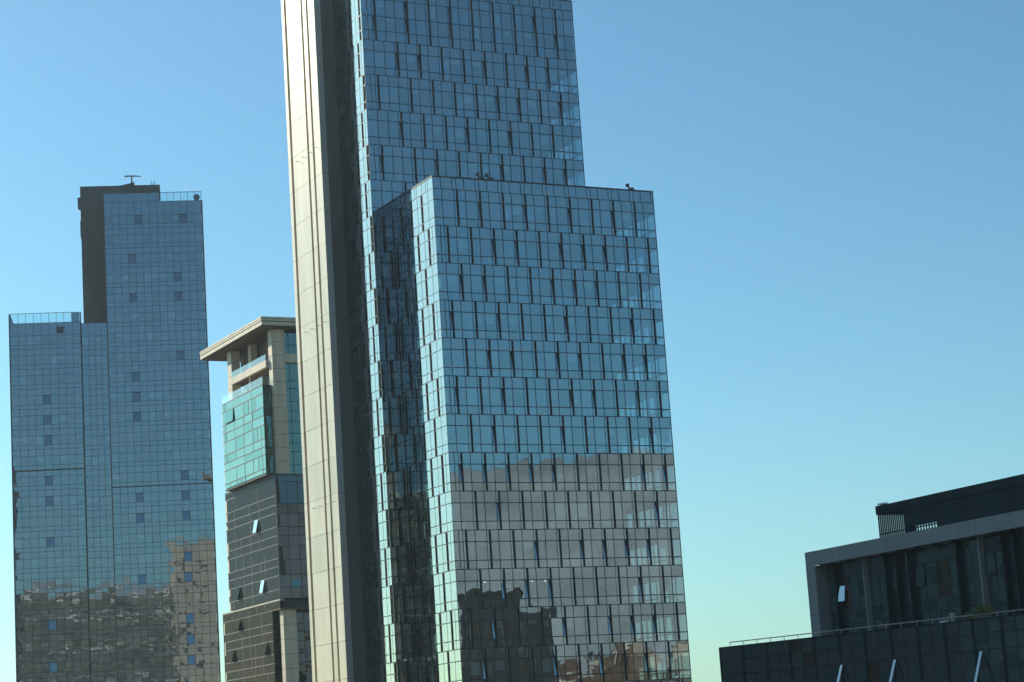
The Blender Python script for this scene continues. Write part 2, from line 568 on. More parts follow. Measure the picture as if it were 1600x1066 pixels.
# upper block: strip beside the inner corner, below the lower roof
rows = [(up_row(k), [-1.7] if k % 2 else [-0.75]) for k in range(5, 20)]
fm = notched_facade(tower, f_ur, SL, -0.05, rows, None, open_p=0.0)
tower.part('curtain_wall_frame', fm)
# upper block: left face
f_ul = fr_left(SL)
rows = [([('spandrel', 132.55, 131.3), ('vision', 131.3, 129.14), ('vision', 129.14, 127.27), ('sill', 127.27, 126.0)], [11.42 + 0.4, 11.42 + 3.3, 11.42 + 6.2])]
for k in range(20):
    st = 11.42 + (1.25 if k % 2 == 0 else 0.22)
    rows.append((up_row(k), [st + 2.9 * j for j in range(3) if st + 2.9 * j < 19.4]))
fm = notched_facade(tower, f_ul, 11.45, 20.12, rows, None, open_p=0.25, deep=True)
band(tower, f_ul, fm, 11.45, 20.12, 132.55, 133.86, (1.45, 0.5, 1.0))
tower.part('curtain_wall_frame', fm)
# inner return between the upper block and the stone pier
f_br = fr_right(20.15)
rows = []
for k in range(-4, 20):
    zt = 126.0 - 4.37 * k
    rows.append(([('spandrel', zt, zt - 1.31), ('vision', zt - 1.31, zt - 3.39), ('sill', zt - 3.39, zt - 4.37)], [-3.4] if k % 2 else [-4.0]))
fm = notched_facade(tower, f_br, -4.32, -2.66, rows, None, open_p=0.0)
tower.part('curtain_wall_frame', fm)
# right flanks: clear glazing, seen through the corner rooms
for s_e, t0, t1, zs, zr, spit in ((WID, 0.15, 17.4, LZ, 105.95, PIT), (SR_, 11.6, 28.0, UZ[:6], 133.8, 4.37)):
    fe = fr_east(s_e)
    fm = MB()
    for zt in zs:
        fm.box(fe, t0, t1, -0.2, -0.02, zt - 1.37, zt - 1.25, 'frame')
        fm.box(fe, t0, t1, -0.2, -0.02, zt - 3.45, zt - 3.33, 'frame')
        tower.piece('flank_spandrel', fe, t0, t1, zt - 1.31, zt, 'spandrel')
        t = t0
        while t < t1 - 0.5:
            e = min(t1, t + 1.45)
            fm.box(fe, e - 0.05, e + 0.05, -0.2, -0.02, zt - spit, zt - 1.31, 'frame')
            tower.piece('flank_pane', fe, t + 0.05, e - 0.05, zt - spit + 0.05, zt - 1.36, 'vision')
            t = e
    fm.box(fe, t0, t1, -0.3, -0.05, zs[0], zr, 'frame')
    tower.part('flank_frame', fm)
# interiors, core, rear walls, roofs
for k, zt in enumerate(LZ):
    b = MB(); b.box(f_lr, 0.7, WID - 0.25, -11.1, -0.62, zt - 1.24, zt - 0.03, 'slab'); tower.part('floor_slab', b)
for k, zt in enumerate([132.55] + UZ[:6]):
    b = MB(); b.box(f_ur, SL + 0.7, SR_ - 0.25, -16, -0.62, zt - 1.2, zt - 0.03, 'slab'); tower.part('floor_slab', b)
b = MB()
b.box(f_lr, 4.5, 21.5, -11.0, -6.0, 30, 105.5, 'core')
b.box(f_ur, 2.0, 20.0, -15.9, -7.0, 104, 133.5, 'core')
b.box(f_ur, SL + 0.6, -0.7, -8.0, -0.65, 30, 106.3, 'jamb')
b.box(f_br, -4.2, -2.8, -3, -0.65, 30, 134, 'jamb')
tower.part('core_wall', b)
b = MB()
b.box(f_lr, 0.5, WID - 0.3, -17.4, -11.15, 0, 105.3, 'jamb')
b.box(f_ur, -4.0, SR_ - 0.3, -17.5, -16.1, 0, 133.5, 'jamb')
tower.part('rear_wall', b)
b = MB()
b.box(f_lr, 0.3, WID - 0.3, -17.3, -0.3, 105.4, 105.7, 'roof')
b.box(f_ur, SL + 0.3, SR_ - 0.3, -16.5, -0.4, 133.3, 133.6, 'roof')
tower.part('roof_deck', b)
b = MB()
b.box(f_lr, 0.2, WID - 0.2, -16, -0.2, 0, 37, 'jamb')
b.box(f_ur, SL + 0.2, 3, -16, -0.2, 0, 37, 'jamb')
tower.part('plinth', b)
# a few ceiling lamps left on
mtl, ntl, outl = mat_new('ceiling_lamp_glow')
em = ntl.nodes.new('ShaderNodeEmission')
em.inputs['Color'].default_value = (1.0, 0.95, 0.85, 1)
em.inputs['Strength'].default_value = 3.0
ntl.links.new(em.outputs[0], outl.inputs['Surface'])
M['lamp'] = mtl
for fr_, s_, z_ in ((f_lr, 4.6, LZ[10]), (f_lr, 6.8, LZ[10]), (f_lr, 10.6, LZ[10]), (f_lr, 12.3, LZ[10]), (f_lr, 21.6, LZ[10])):
    b = MB()
    b.box(fr_, s_ - 0.07, s_ + 0.07, -2.3, -2.15, z_ - 1.31, z_ - 1.245, 'lamp')
    tower.part('ceiling_lamp', b)
# stone pier: panels with joints, three deep grooves
f_pl = fr_left(-5.14)
PT0, PT1, PZT = 20.0, 30.75, 152.0
b = MB()
b.box(f_pl, PT0 + 0.06, PT1 - 0.06, -6.0, -0.62, 0, PZT - 0.3, 'stone_dark')
pier = tower.part('stone_pier', b)
strips = ((20.0, 22.03), (22.60, 23.74), (24.30, 29.14), (29.84, 30.75))
zj, k = 20.0, 0
while zj < PZT - 1:
    ze = zj + 4.36
    for a, c in strips:
        tower.piece('stone_panel', f_pl, a + 0.012, c - 0.012, zj + 0.02, ze - 0.02, random.choice(('stone', 'stone', 'stone_b')), th=0.6, tilt=jit(.12), yaw=jit(.12), parent=pier)
    zj = ze
f_ps = fr_right(20.0)
zj = 20.0
while zj < PZT - 1:
    ze = zj + 4.36
    tower.piece('return_panel', f_ps, -5.12, -4.32, zj + 0.02, ze - 0.02, 'stone_side', th=0.05, d=0.012, tilt=jit(.1), parent=pier)
    zj = ze
# little maintenance brackets on the pier
for zc in (49.5, 71.4, 93.2, 115.0, 132.5):
    for tt in (21.0, 23.2, 25.2, 27.2):
        b = MB()
        b.tube(f_pl.pt(tt, -0.02, zc), f_pl.pt(tt, 0.45, zc - 0.05), 0.03, 'steel')
        b.tube(f_pl.pt(tt, 0.45, zc - 0.05), f_pl.pt(tt - 0.2, 0.47, zc - 0.05), 0.025, 'steel')
        tower.part('bracket', b, pier)
tower.finish()

# ------------------------------------------------------------------ left tower
LTX, LTY, LTA = -57.44041223, 400.0, R(81.4)
f_lt = Frame(LTX, LTY, LTA)
lt = Thing('glass_tower', 'distant stepped blue glass tower with black core, farthest left', 'building', (LTX - 18, LTY + 6, 0))
LP = 3.78
opens = [(-12.5, 145.2), (-12.9, 137.7), (-13.1, 130.1), (-4.1, 145.2), (-4.7, 133.7), (-4.8, 130.0), (-13.2, 114.9), (-13.1, 111.2), (-13.1, 106.8), (-4.6, 118.7), (-13.1, 92.2), (-13.1, 88.4), (-4.8, 95.7), (-4.8, 92.1), (-4.8, 88.4), (-5.0, 81.0), (-13.3, 76.8), (-4.9, 76.9), (-4.9, 69.3), (-5.0, 65.5), (-5.0, 61.6), (-29.7, 111.2), (-29.7, 107.3), (-29.5, 103.3), (-29.6, 95.5), (-29.6, 91.9), (-29.7, 84.5), (-29.8, 69.1), (-29.8, 61.7)]
def lt_section(s0, s1, ncol, vt0, ztop, zbot, depth, thick):
    fm = MB()
    w = (s1 - s0) / ncol
    n_up = int((ztop - vt0) / LP)
    rows = []
    z = vt0 + LP * n_up
    if ztop - z > 0.4:
        rows.append(('band', ztop, z))
    while z > zbot:
        rows += [('vision', z, z - 1.74), ('band', z - 1.74, z - 2.55), ('band', z - 2.55, z - LP)]
        z -= LP
    for kind, z1, z0 in rows:
        fm.box(f_lt, s0, s1, depth - 0.15, depth - 0.015, z1 - 0.045, z1 + 0.045, 'lt_frame')
        rowblind = random.random()
        for c in range(ncol):
            a, e = s0 + w * c, s0 + w * (c + 1)
            sc, zc = (a + e) / 2, (z0 + z1) / 2
            op = kind == 'vision' and any(abs(sc - x) < w * 0.5 and abs(zc - y) < 1.9 for x, y in opens)
            nm = 'window_pane' if kind == 'vision' else 'spandrel_band'
            mt = ('lt_vision' if random.random() < .7 else 'lt_vision_b') if kind == 'vision' else 'lt_span'
            if op:
                lt.piece('open_window', f_lt, a + 0.05, e - 0.05, z0 + 0.05, z1 - 0.05, 'lt_span', d=depth + 0.04, tilt=R(6.5), hinge='b')
            else:
                lt.piece(nm, f_lt, a + 0.035, e - 0.035, z0 + 0.035, z1 - 0.035, mt, d=depth, tilt=jit(.08), yaw=jit(.08))
            if kind == 'vision' and not op and random.random() < (0.75 if rowblind < 0.4 else 0.25):
                dr = random.choice((0.35, 0.5, 0.6, 1.0))
                lt.piece('roller_blind', f_lt, a + 0.1, e - 0.1, z1 - 0.08 - (z1 - z0 - 0.16) * dr, z1 - 0.08, 'blind', d=depth - 0.3, th=0.02)
    for c in range(ncol + 1):
        a = s0 + w * c
        fm.box(f_lt, a - 0.04, a + 0.04, depth - 0.15, depth - 0.02, zbot, ztop, 'lt_frame')
    if thick:
        fm.box(f_lt, s0, s1, depth - 0.1, depth + 0.05, thick - 0.1, thick + 0.1, 'lt_frame')
    lt.part('curtain_wall_frame', fm)
    z = vt0 + LP * n_up
    b = MB()
    while z > zbot:
        b.box(f_lt, s0 + 0.1, s1 - 0.1, -8, depth - 0.5, z - LP + 0.1, z - LP + 1.1, 'slab')
        z -= LP
    o = lt.part('floor_slab', b)
    b = MB()
    b.box(f_lt, s0 + 0.1, s1 - 0.1, -16, depth - 5.0, 0, ztop - 0.3, 'core')
    lt.part('inner_wall', b)
lt_section(-18.15, 0.08, 13, 100.3, 148.25, 40, 0.0, 93.95)
lt_section(-22.95, -18.2, 4, 100.0, 125.15, 40, -0.35, None)
lt_section(-36.0, -23.15, 9, 100.4, 125.45, 40, 0.0, 97.7)
b = MB()
b.box(f_lt, 0.09, 0.32, -6, 0.06, 0, 148.3, 'lt_trim')
b.box(f_lt, -18.32, -18.16, -0.6, 0.06, 0, 149.9, 'lt_trim')
b.box(f_lt, -36.22, -36.01, -6, 0.06, 0, 127.3, 'lt_frame')
b.box(f_lt, -23.14, -22.96, -0.6, 0.03, 0, 127.3, 'lt_frame')
lt.part('corner_trim', b)
for a, c in ((-17.97, -16.6), (-16.6, -15.2), (-15.2, -13.8), (-13.8, -12.4), (-12.4, -11.0), (-11.0, -9.6), (-9.6, -8.2), (-8.2, -7.65)):
    lt.piece('parapet_panel', f_lt, a - 0.15 + 0.02, c - 0.15 - 0.02, 148.30, 149.95, 'lt_span', tilt=jit(.2), yaw=jit(.2))
lt.piece('parapet_panel', f_lt, -24.7, -23.2, 125.5, 127.33, 'lt_span')
b = MB()
b.box(f_lt, -22.8, -7.65, -11, -6, 60, 153.2, 'lt_core')
b.box(f_lt, -18.4, -7.9, -6.05, -0.5, 126, 149.6, 'lt_core')
b.box(f_lt, -23.35, -22.75, -8.5, -6.6, 149.2, 151.2, 'lt_core')
b.box(f_lt, -22.98, -22.75, -8.5, -6.6, 143.5, 146.6, 'lt_core')
lt.part('service_core', b)
b = MB()
b.hexa([f_lt.pt(-15.6, -6.3, 153.2), f_lt.pt(-12.5, -6.3, 153.2), f_lt.pt(-12.5, -8.5, 153.2), f_lt.pt(-15.6, -8.5, 153.2),
        f_lt.pt(-15.4, -6.3, 153.25), f_lt.pt(-12.5, -6.3, 153.9), f_lt.pt(-12.5, -8.5, 153.9), f_lt.pt(-15.4, -8.5, 153.25)], 'lt_core')
lt.part('roof_hatch', b)
# glass balustrades on both roofs
def balustrade(s0, s1, n, z0, z1):
    b = MB()
    w = (s1 - s0) / n
    for i in range(n):
        lt.piece('balustrade_pane', f_lt, s0 + w * i + 0.05, s0 + w * (i + 1) - 0.05, z0 + 0.02, z1 - 0.06, 'clear', d=-0.02, th=0.03)
    for i in range(n + 1):
        b.box(f_lt, s0 + w * i - 0.035, s0 + w * i + 0.035, -0.12, -0.01, z0, z1, 'lt_frame')
    b.box(f_lt, s0, s1, -0.13, 0.0, z1 - 0.05, z1 + 0.03, 'lt_frame')
    lt.part('balustrade_frame', b)
balustrade(-7.6, 0.1, 6, 148.3, 150.0)
balustrade(-35.9, -24.75, 8, 125.5, 127.33)
b = MB()
b.hexa([f_lt.pt(-36.0, -0.05, 125.5), f_lt.pt(-35.35, -0.05, 125.5), f_lt.pt(-35.35, -4, 125.5), f_lt.pt(-36.0, -4, 125.5),
        f_lt.pt(-36.0, -0.05, 127.2), f_lt.pt(-35.9, -0.05, 127.2), f_lt.pt(-35.9, -4, 127.2), f_lt.pt(-36.0, -4, 127.2)], 'lt_span')
lt.part('end_screen', b)
b = MB()
b.box(f_lt, -35.7, -23.4, -12, -0.4, 125.0, 125.35, 'roof')
b.box(f_lt, -22.8, -18.3, -6, -0.6, 124.7, 125.0, 'roof')
b.box(f_lt, -18.0, -0.1, -12, -0.4, 147.8, 148.15, 'roof')
lt.part('roof_deck', b)
# darker louvre square in the top band of the left wing
lt.piece('louvre_panel', f_lt, -27.55, -26.2, 123.35, 124.65, 'lt_core', d=0.02)
# satellite dish leaning behind the right balustrade
lt.finish()
b = MB()
cpt = f_lt.pt(-0.75, -0.9, 149.1)
b.tube(cpt + f_lt.n * 0.05, cpt - f_lt.n * 0.12, 0.62, 'steel', 0.25, 16)
b.tube(f_lt.pt(-0.75, -1.1, 148.15), cpt, 0.05, 'steel')
tag(b.build('satellite_dish', None, f_lt.pt(-0.75, -1.1, 148.15)), 'small dark dish behind the glass rail at the left tower top corner', 'dish')
# window-cleaning crane on the core
b = MB()
base = f_lt.pt(-13.0, -7.0, 153.9)
b.tube(base, f_lt.pt(-13.0, -7.0, 155.0), 0.16, 'steel')
b.tube(f_lt.pt(-13.0, -7.0, 155.0), f_lt.pt(-12.85, -7.0, 155.3), 0.12, 'steel')
b.box(f_lt, -14.3, -12.2, -7.12, -6.88, 155.2, 155.42, 'steel')
b.hexa([f_lt.pt(-12.2, -6.9, 155.22), f_lt.pt(-11.2, -6.95, 155.10), f_lt.pt(-11.2, -7.05, 155.10), f_lt.pt(-12.2, -7.1, 155.22),
        f_lt.pt(-12.2, -6.9, 155.40), f_lt.pt(-11.2, -6.95, 155.25), f_lt.pt(-11.2, -7.05, 155.25), f_lt.pt(-12.2, -7.1, 155.40)], 'steel')
b.tube(f_lt.pt(-14.25, -7.0, 155.22), f_lt.pt(-14.25, -7.0, 154.95), 0.06, 'steel')
tag(b.build('rooftop_crane', None, base), 'T-shaped maintenance crane standing on the black core of the left tower', 'crane')
b = MB()
for ds in (0, 0.55):
    b.tube(f_lt.pt(-9.2 + ds, -7, 153.2), f_lt.pt(-9.25 + ds * 1.1, -7, 154.3), 0.05, 'steel')
b.tube(f_lt.pt(-9.2, -7, 153.65), f_lt.pt(-8.65, -7, 153.65), 0.05, 'steel')
b.tube(f_lt.pt(-9.2, -7, 153.35), f_lt.pt(-8.65, -7, 153.35), 0.05, 'steel')
tag(b.build('roof_ladder', None, f_lt.pt(-8.9, -7, 153.2)), 'short ladder head beside the crane on the black core roof', 'ladder')

# ------------------------------------------------------------------ stone framed building between the towers
OB = (-35.39142711, 310.0)
mb = Thing('stone_framed_building', 'mid-rise block with tan stone columns, teal glass bay and wide flat roof', 'building', (*mpos(6, 10, OB), 0))
f_s0, f_t0 = fr_left(0, OB), fr_right(0, OB)
def cladding(th, fr, t0, t1, zs, cols, mt, bar, name, g=0.045, opened=(), bw=0.10, tj=.25, bd=0.03):
    """zs descending; cols(i) gives the cut list of row i"""
    fm = MB()
    for i in range(len(zs) - 1):
        z1, z0 = zs[i], zs[i + 1]
        fm.box(fr, t0, t1, -0.15, bd, z1 - bw / 2, z1 + bw / 2, bar)
        cc = [t0] + [c for c in cols(i) if t0 + 0.3 < c < t1 - 0.3] + [t1]
        for c in cc[1:-1]:
            fm.box(fr, c - bw / 2, c + bw / 2, -0.15, bd - 0.004, z0 + bw / 2, z1 - bw / 2, bar)
        for a, c in zip(cc[:-1], cc[1:]):
            if any(a - 0.05 < x < c and z0 < y < z1 for x, y in opened):
                continue
            th.piece(name, fr, a + g, c - g, z0 + g, z1 - g, random.choice(mt) if isinstance(mt, tuple) else mt, tilt=jit(tj), yaw=jit(tj))
    return fm
def rows_of(zt, zb, pat):
    zs, i = [zt], 0
    while zs[-1] > zb + 0.3:
        zs.append(max(zb, zs[-1] - pat[i % len(pat)])); i += 1
    return zs
# dark middle block
zs = [82.36, 81.4, 79.4, 78.06, 76.88, 74.88, 73.62, 72.38, 70.37, 69.2, 67.9, 65.95, 64.62]
cols = lambda i: {0: (5.2, 9.2, 12.5), 1: (6.95, 17.2), 2: (6.95, 11, 17.2), 3: (7.0, 10.65, 17.2), 4: (7.2, 8.8, 10.65, 17.3),
                  5: (7.1, 10.7, 14.8, 17.2), 6: (7.1, 10.7, 15, 17.2), 7: (5.45, 10.75, 14.1, 17.3), 8: (5.4, 7.2, 10.8, 14.0),
                  9: (5.4, 10.8, 14.1, 17.8), 10: (5.6, 7.1, 10.8, 14.2, 15.8, 17.6), 11: (5.5, 10.8, 14.2, 19)}.get(i, (5.5, 10.8, 16))
fm = cladding(mb, f_s0, 0.06, 21.0, zs, cols, 'dusty', 'dust_bar', 'window_pane', opened=((7.3, 76.0), (6.2, 67.0), (16, 67.0)), bw=0.13)
fm.box(f_s0, -0.02, 0.06, -0.2, 0.02, 64.6, 82.4, 'dust_bar')
fm.box(f_s0, -0.05, 21.0, -0.6, 0.06, 82.4, 82.55, 'coping')
mb.part('cladding_frame', fm)
cols2 = lambda i: (1.75, 3.4, 5.1, 6.8, 8.5)
fm = cladding(mb, f_t0, 0.04, 10, [82.36, 81.4, 78.2, 76.8, 74.9, 73.65, 72.1, 70.1, 68.0, 66.25, 64.62], cols2, 'mb_dark', 'jamb', 'side_pane', bw=0.07)
fm.box(f_t0, 0, 10, -0.6, 0.05, 82.4, 82.55, 'coping')
mb.part('cladding_frame', fm)
mb.piece('tilted_casement', f_t0, 1.9, 3.3, 66.3, 67.9, 'teal_dark', d=0.06, tilt=R(4), hinge='b')  # greener, more reflective pane with its top tilted in
# top-hung sashes standing open on the left face
def sash(fr, t0, t1, z0, z1, ang, mt):
    mb.piece('open_sash', fr, t0, t1, z0, z1, mt, d=0.08, tilt=R(ang), hinge='t', th=0.06)
    b = MB()
    b.box(fr, t0 + 0.05, t1 - 0.05, -0.5, -0.4, z0, z1, 'jamb')
    b.tube(fr.pt(t0, 0.0, z0 + 0.15), fr.pt(t0, 0.35, z0 + 0.12), 0.03, 'dust_bar')
    mb.part('sash_opening', b)
sash(f_s0, 7.3, 8.75, 74.95, 76.85, 12, 'sash')
sash(f_s0, 5.7, 7.05, 66.0, 67.85, 12, 'sash')
sash(f_s0, 15.9, 17.55, 66.0, 67.85, 15, 'dusty')
# lower block
zs = [63.15, 61.3, 60.15, 58.85, 56.95, 55.65, 54.4, 52.5, 51.2, 49.9]
cols = lambda i: {0: (7.6, 12.8, 16.1, 17.7), 1: (6, 7.6, 12.8, 16), 2: (7.6, 12.8, 16), 3: (5.4, 6.9, 10.6, 12.8, 15.9, 19.4, 20.9),
                  4: (7.6, 10.8, 12.5, 15.9), 5: (7.6, 10.8, 15.9), 6: (6, 11, 15.9, 19)}.get(i, (7, 11, 16))
fm = cladding(mb, f_s0, 3.3, 24.0, zs, cols, 'dusty_brown', 'dust_bar', 'window_pane', opened=((16.3, 62.4), (19.6, 58), (5.6, 58)), bw=0.13)
mb.part('cladding_frame', fm)
fm = cladding(mb, f_s0, 0.05, 24.0, [64.3, 63.22], lambda i: (6, 9.5, 12.5, 16.5, 20), 'dusty_brown', 'dust_bar', 'band_pane', bw=0.1)
fm.box(f_s0, -0.06, 24.06, -0.6, 0.10, 64.36, 64.56, 'tan_grey')
fm.box(f_s0, 23.9, 24.05, -2, 0.05, 40, 64.3, 'dust_bar')
mb.part('cladding_frame', fm)
sash(f_s0, 16.15, 17.65, 61.4, 63.1, 17, 'dusty_brown')
sash(f_s0, 19.45, 20.85, 57.0, 58.8, 17, 'dusty_brown')
sash(f_s0, 5.45, 6.85, 57.0, 58.8, 17, 'dusty_brown')
b = MB()
b.box(f_s0, 0.3, 20.8, -10, -0.62, 64.7, 82.2, 'jamb')
b.box(f_s0, 3.5, 23.8, -10, -0.62, 0, 64.2, 'jamb')
b.box(f_t0, 0.7, 10, -1.2, -0.3, 63.3, 64.4, 'jamb')
mb.part('inner_wall', b)
for t, s0_, s1_, z0_, z1_ in ((24.05, 0.0, 13, 0, 64.2), (21.05, 0.0, 13, 64.7, 82.3), (18.4, -0.9, 13, 82.6, 95.6)):
    f_back = fr_right(t, OB)
    f_back.n = -f_back.n
    b = MB()
    b.box(f_back, s0_, s1_, -0.6, 0, z0_, z1_, 'tan')
    mb.part('rear_wall', b)
    z = max(z0_, 30)
    while z + 4.4 < z1_ + 1:
        for q in range(3):
            mb.piece('rear_window', f_back, 1.2 + 4 * q, 3.6 + 4 * q, z + 0.9, min(z + 3.4, z1_ - 0.2), 'teal_dark', d=0.04)
        z += 4.4
# recessed dark glazing behind the lower column
f_t3 = fr_right(3.3, OB)
fm = cladding(mb, f_t3, 0.0, 10, [63.2, 61.3, 60.1, 58.8, 56.9, 55.6, 54.4, 52.4, 50], lambda i: (1.6, 3.2, 4.8, 6.4), 'mb_dark', 'jamb', 'side_pane', bw=0.08)
fm.box(f_t3, 0, 10, 0.1, 3.3, 63.1, 63.3, 'soffit')
mb.part('cladding_frame', fm)
# columns with stone courses
def column(s0, s1, t0, t1, z0, z1, mt='tan', mts='tan_grey', course=1.95):
    b = MB()
    b.box(f_t0, s0 + 0.08, s1 - 0.08, -t1 + 0.05, -t0 - 0.08, z0, z1, 'stone_dark')
    col = mb.part('stone_column', b)
    fr_f, fr_s, fr_e = fr_right(t0, OB), fr_left(s0, OB), fr_east(s1, OB)
    z = z1
    while z > z0 + 0.1:
        zn = max(z0, z - course)
        mb.piece('stone_block', fr_f, s0, s1, zn + 0.03, z - 0.03, mt, th=0.1, parent=col)
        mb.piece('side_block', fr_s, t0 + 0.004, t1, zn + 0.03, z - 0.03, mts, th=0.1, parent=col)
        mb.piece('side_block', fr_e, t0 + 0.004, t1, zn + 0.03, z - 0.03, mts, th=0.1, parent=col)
        z = zn
column(0.48, 2.45, 0.05, 1.6, 82.56, 103.9)
column(0.62, 2.6, 0.6, 2.0, 40, 63.1, course=2.1)
column(0.2, 1.6, 16.5, 18.3, 95.6, 103.9)
column(1.4, 2.4, 11.2, 12.4, 99.3, 103.9)
# teal glass bay
SB = -0.92
f_tb = fr_left(SB, OB)
zs = [95.72, 94.46, 92.47, 91.2, 89.85, 87.87, 86.65, 85.5, 83.5, 82.75]
cols = lambda i: {0: (5.5, 13.2, 17), 1: (4.2, 5.6, 7.0, 9, 13.2, 16.9), 2: (5.6, 9.2, 13.2, 17), 3: (5.6, 9.3, 13.1, 17), 4: (2.3, 3.6, 5.6, 9.4, 13.0, 17),
                  5: (2.2, 5.7, 9.4, 13, 17), 6: (2.2, 9.4), 7: (2.0, 3.8, 5.9, 9.5, 13), 8: (2.0, 9.5, 11, 13, 16)}.get(i, (6, 12))
fm = cladding(mb, f_tb, 0.85, 18.3, zs, cols, ('teal', 'teal', 'teal_b'), 'coping', 'bay_pane', opened=((15, 93.5),), bw=0.16, tj=.3, bd=0.02, g=0.08)
mb.part('bay_frame', fm)
mb.piece('open_sash', f_tb, 13.3, 16.85, 92.55, 94.4, 'teal_b', d=0.10, tilt=R(4), hinge='t', th=0.06)
f_te = fr_right(0.85, OB)
fm = cladding(mb, f_te, -0.9, 0.48, zs, lambda i: (0.0,), 'teal_dark', 'jamb', 'bay_side_pane', bw=0.06, bd=-0.01)
mb.part('bay_frame', fm)
b = MB()
b.box(f_tb, 1.0, 18.1, -1.2, -0.2, 82.6, 95.6, 'jamb')
b.box(f_tb, 0.95, 18.2, -8.0, -0.2, 95.5, 95.7, 'tan_grey')
b.box(f_tb, 0.85, 18.3, -0.9, 0.0, 82.5, 82.7, 'coping')
mb.part('bay_floor', b)
for i in range(8):
    a = 0.9 + 17.3 / 8 * i
    mb.piece('balustrade_pane', f_tb, a + 0.02, a + 17.3 / 8 - 0.02, 95.75, 96.95, 'clear', d=-0.03, th=0.03)
mb.piece('balustrade_pane', f_te, -0.88, 0.45, 95.75, 96.9, 'clear', d=-0.03, th=0.03)
# glazing right of the column, stone beams
f_tr = fr_right(0.7, OB)
fm = cladding(mb, f_tr, 2.46, 10, [103.8, 101.7, 100.35], lambda i: (3.3, 5.6, 8), 'teal_dark', 'jamb', 'side_pane', bw=0.08)
mb.part('bay_frame', fm)
fm = cladding(mb, f_tr, 2.46, 10, [98.95, 96.4, 95.2, 93.3, 91.9, 90.4, 88.6, 87.2, 85.9, 84, 82.6], lambda i: (3.3, 5.6, 8), 'teal_dark', 'jamb', 'side_pane', bw=0.08)
mb.part('bay_frame', fm)
b = MB()
b.box(f_t0, 2.46, 10, -0.9, -0.1, 99.0, 100.3, 'tan')
b.box(f_t0, 2.46, 10, -3, -0.95, 82.5, 104, 'jamb')
mb.part('stone_beam', b)
b = MB()
b.box(f_s0, 1.6, 16.5, -0.5, 0.0, 98.55, 99.55, 'tan_grey')
mb.part('stone_beam', b)
for i in range(7):
    a = 1.7 + 14.7 / 7 * i
    mb.piece('balustrade_pane', f_s0, a + 0.02, a + 14.7 / 7 - 0.02, 99.57, 100.45, 'clear', d=-0.06, th=0.03)
b = MB()
b.box(f_s0, 1.65, 19.2, -9, -2.7, 95.7, 98.55, 'soffit')
b.box(f_s0, 1.65, 19.2, -9, -2.7, 99.35, 103.9, 'soffit')
b.box(f_s0, 1.65, 18.2, -2.75, -0.55, 98.6, 99.3, 'soffit')
mb.part('terrace_wall', b)
b = MB()
b.tube(f_s0.pt(9.0, -0.25, 95.7), f_s0.pt(9.0, -0.25, 98.6), 0.1, 'white_paint')
mb.part('post', b)
# wide flat roof with grooved fascia
f_rf, f_rs = fr_right(-1.55, OB), fr_left(-1.6, OB)
b = MB()
b.box(f_rf, -1.55, 12, -26.9, -0.05, 104.1, 105.30, 'stone_dark')
b.box(f_rf, -1.3, 12, -26.7, -0.3, 103.95, 104.11, 'soffit')
roof = mb.part('roof', b)
for i, (z0, z1, dd) in enumerate(((104.12, 104.62, 0.0), (104.78, 105.05, 0.02), (105.09, 105.36, 0.07))):
    for fr, a0, a1, nn in ((f_rf, -1.6, 12, 4), (f_rs, -1.55, 25.4, 7)):
        L = (a1 - a0) / nn
        for q in range(nn):
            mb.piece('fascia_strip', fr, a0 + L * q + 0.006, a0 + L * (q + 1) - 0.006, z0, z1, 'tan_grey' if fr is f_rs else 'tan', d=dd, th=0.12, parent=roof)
mb.finish()

# ------------------------------------------------------------------ black office block on the right
OR = (15.98741747, 125.0)
rb = Thing('dark_office_block', 'black glass office block with grey fascia in the lower right corner', 'building', (*mpos(8, -6, OR), 0))
f_r = fr_left(0, OR)          # facade plane, s runs away to the left; the near end is negative
b = MB()
b.box(f_r, -40, -0.02, -14, -0.95, 30, 50.3, 'rb_dark')
rb.part('inner_wall', b)
b = MB()
b.box(f_r, -40, 0, -14, -0.05, 49.85, 50.53, 'rb_metal')
fas = rb.part('fascia', b)
a = 0.0
for L in (3.4, 3.4, 2.5, 3.2, 1.4, 1.4, 1.4, 1.4, 1.4, 3, 3, 3, 3):
    rb.piece('fascia_panel', f_r, a - L + 0.012, a - 0.012, 49.75, 50.57, 'rb_metal', d=0.0, th=0.06, tilt=jit(.2), parent=fas)
    a -= L
for i in range(22):
    rb.piece('soffit_panel', f_r, -1.9 - 1.55 * i, -0.85 - 1.55 * i, 49.70, 49.74, 'rb_reveal', d=-0.25, th=0.5, parent=fas)
b = MB()
b.box(f_r, -0.84, 0.0, -0.9, 0.0, 30, 49.74, 'rb_metal')
b.box(f_r, -0.90, -0.845, -0.9, -0.012, 30, 49.74, 'rb_reveal')
b.box(f_r, -0.842, 0.003, -0.5, 0.006, 46.93, 46.96, 'jamb')
rb.part('end_pier', b)
f_rg = fr_left(0.8, OR)
cuts = [-0.9, -2.05, -4.75, -6.75, -7.7, -8.8, -12.9, -14.75, -16.6, -17.5, -19.4, -21.5, -24, -27, -30]
fm = MB()
zr = [49.75, 48.9, 46.95, 46.3, 44.4, 42.5]
for z in zr:
    fm.box(f_rg, -30, -0.9, -0.1, 0.015, z - 0.03, z + 0.03, 'jamb')
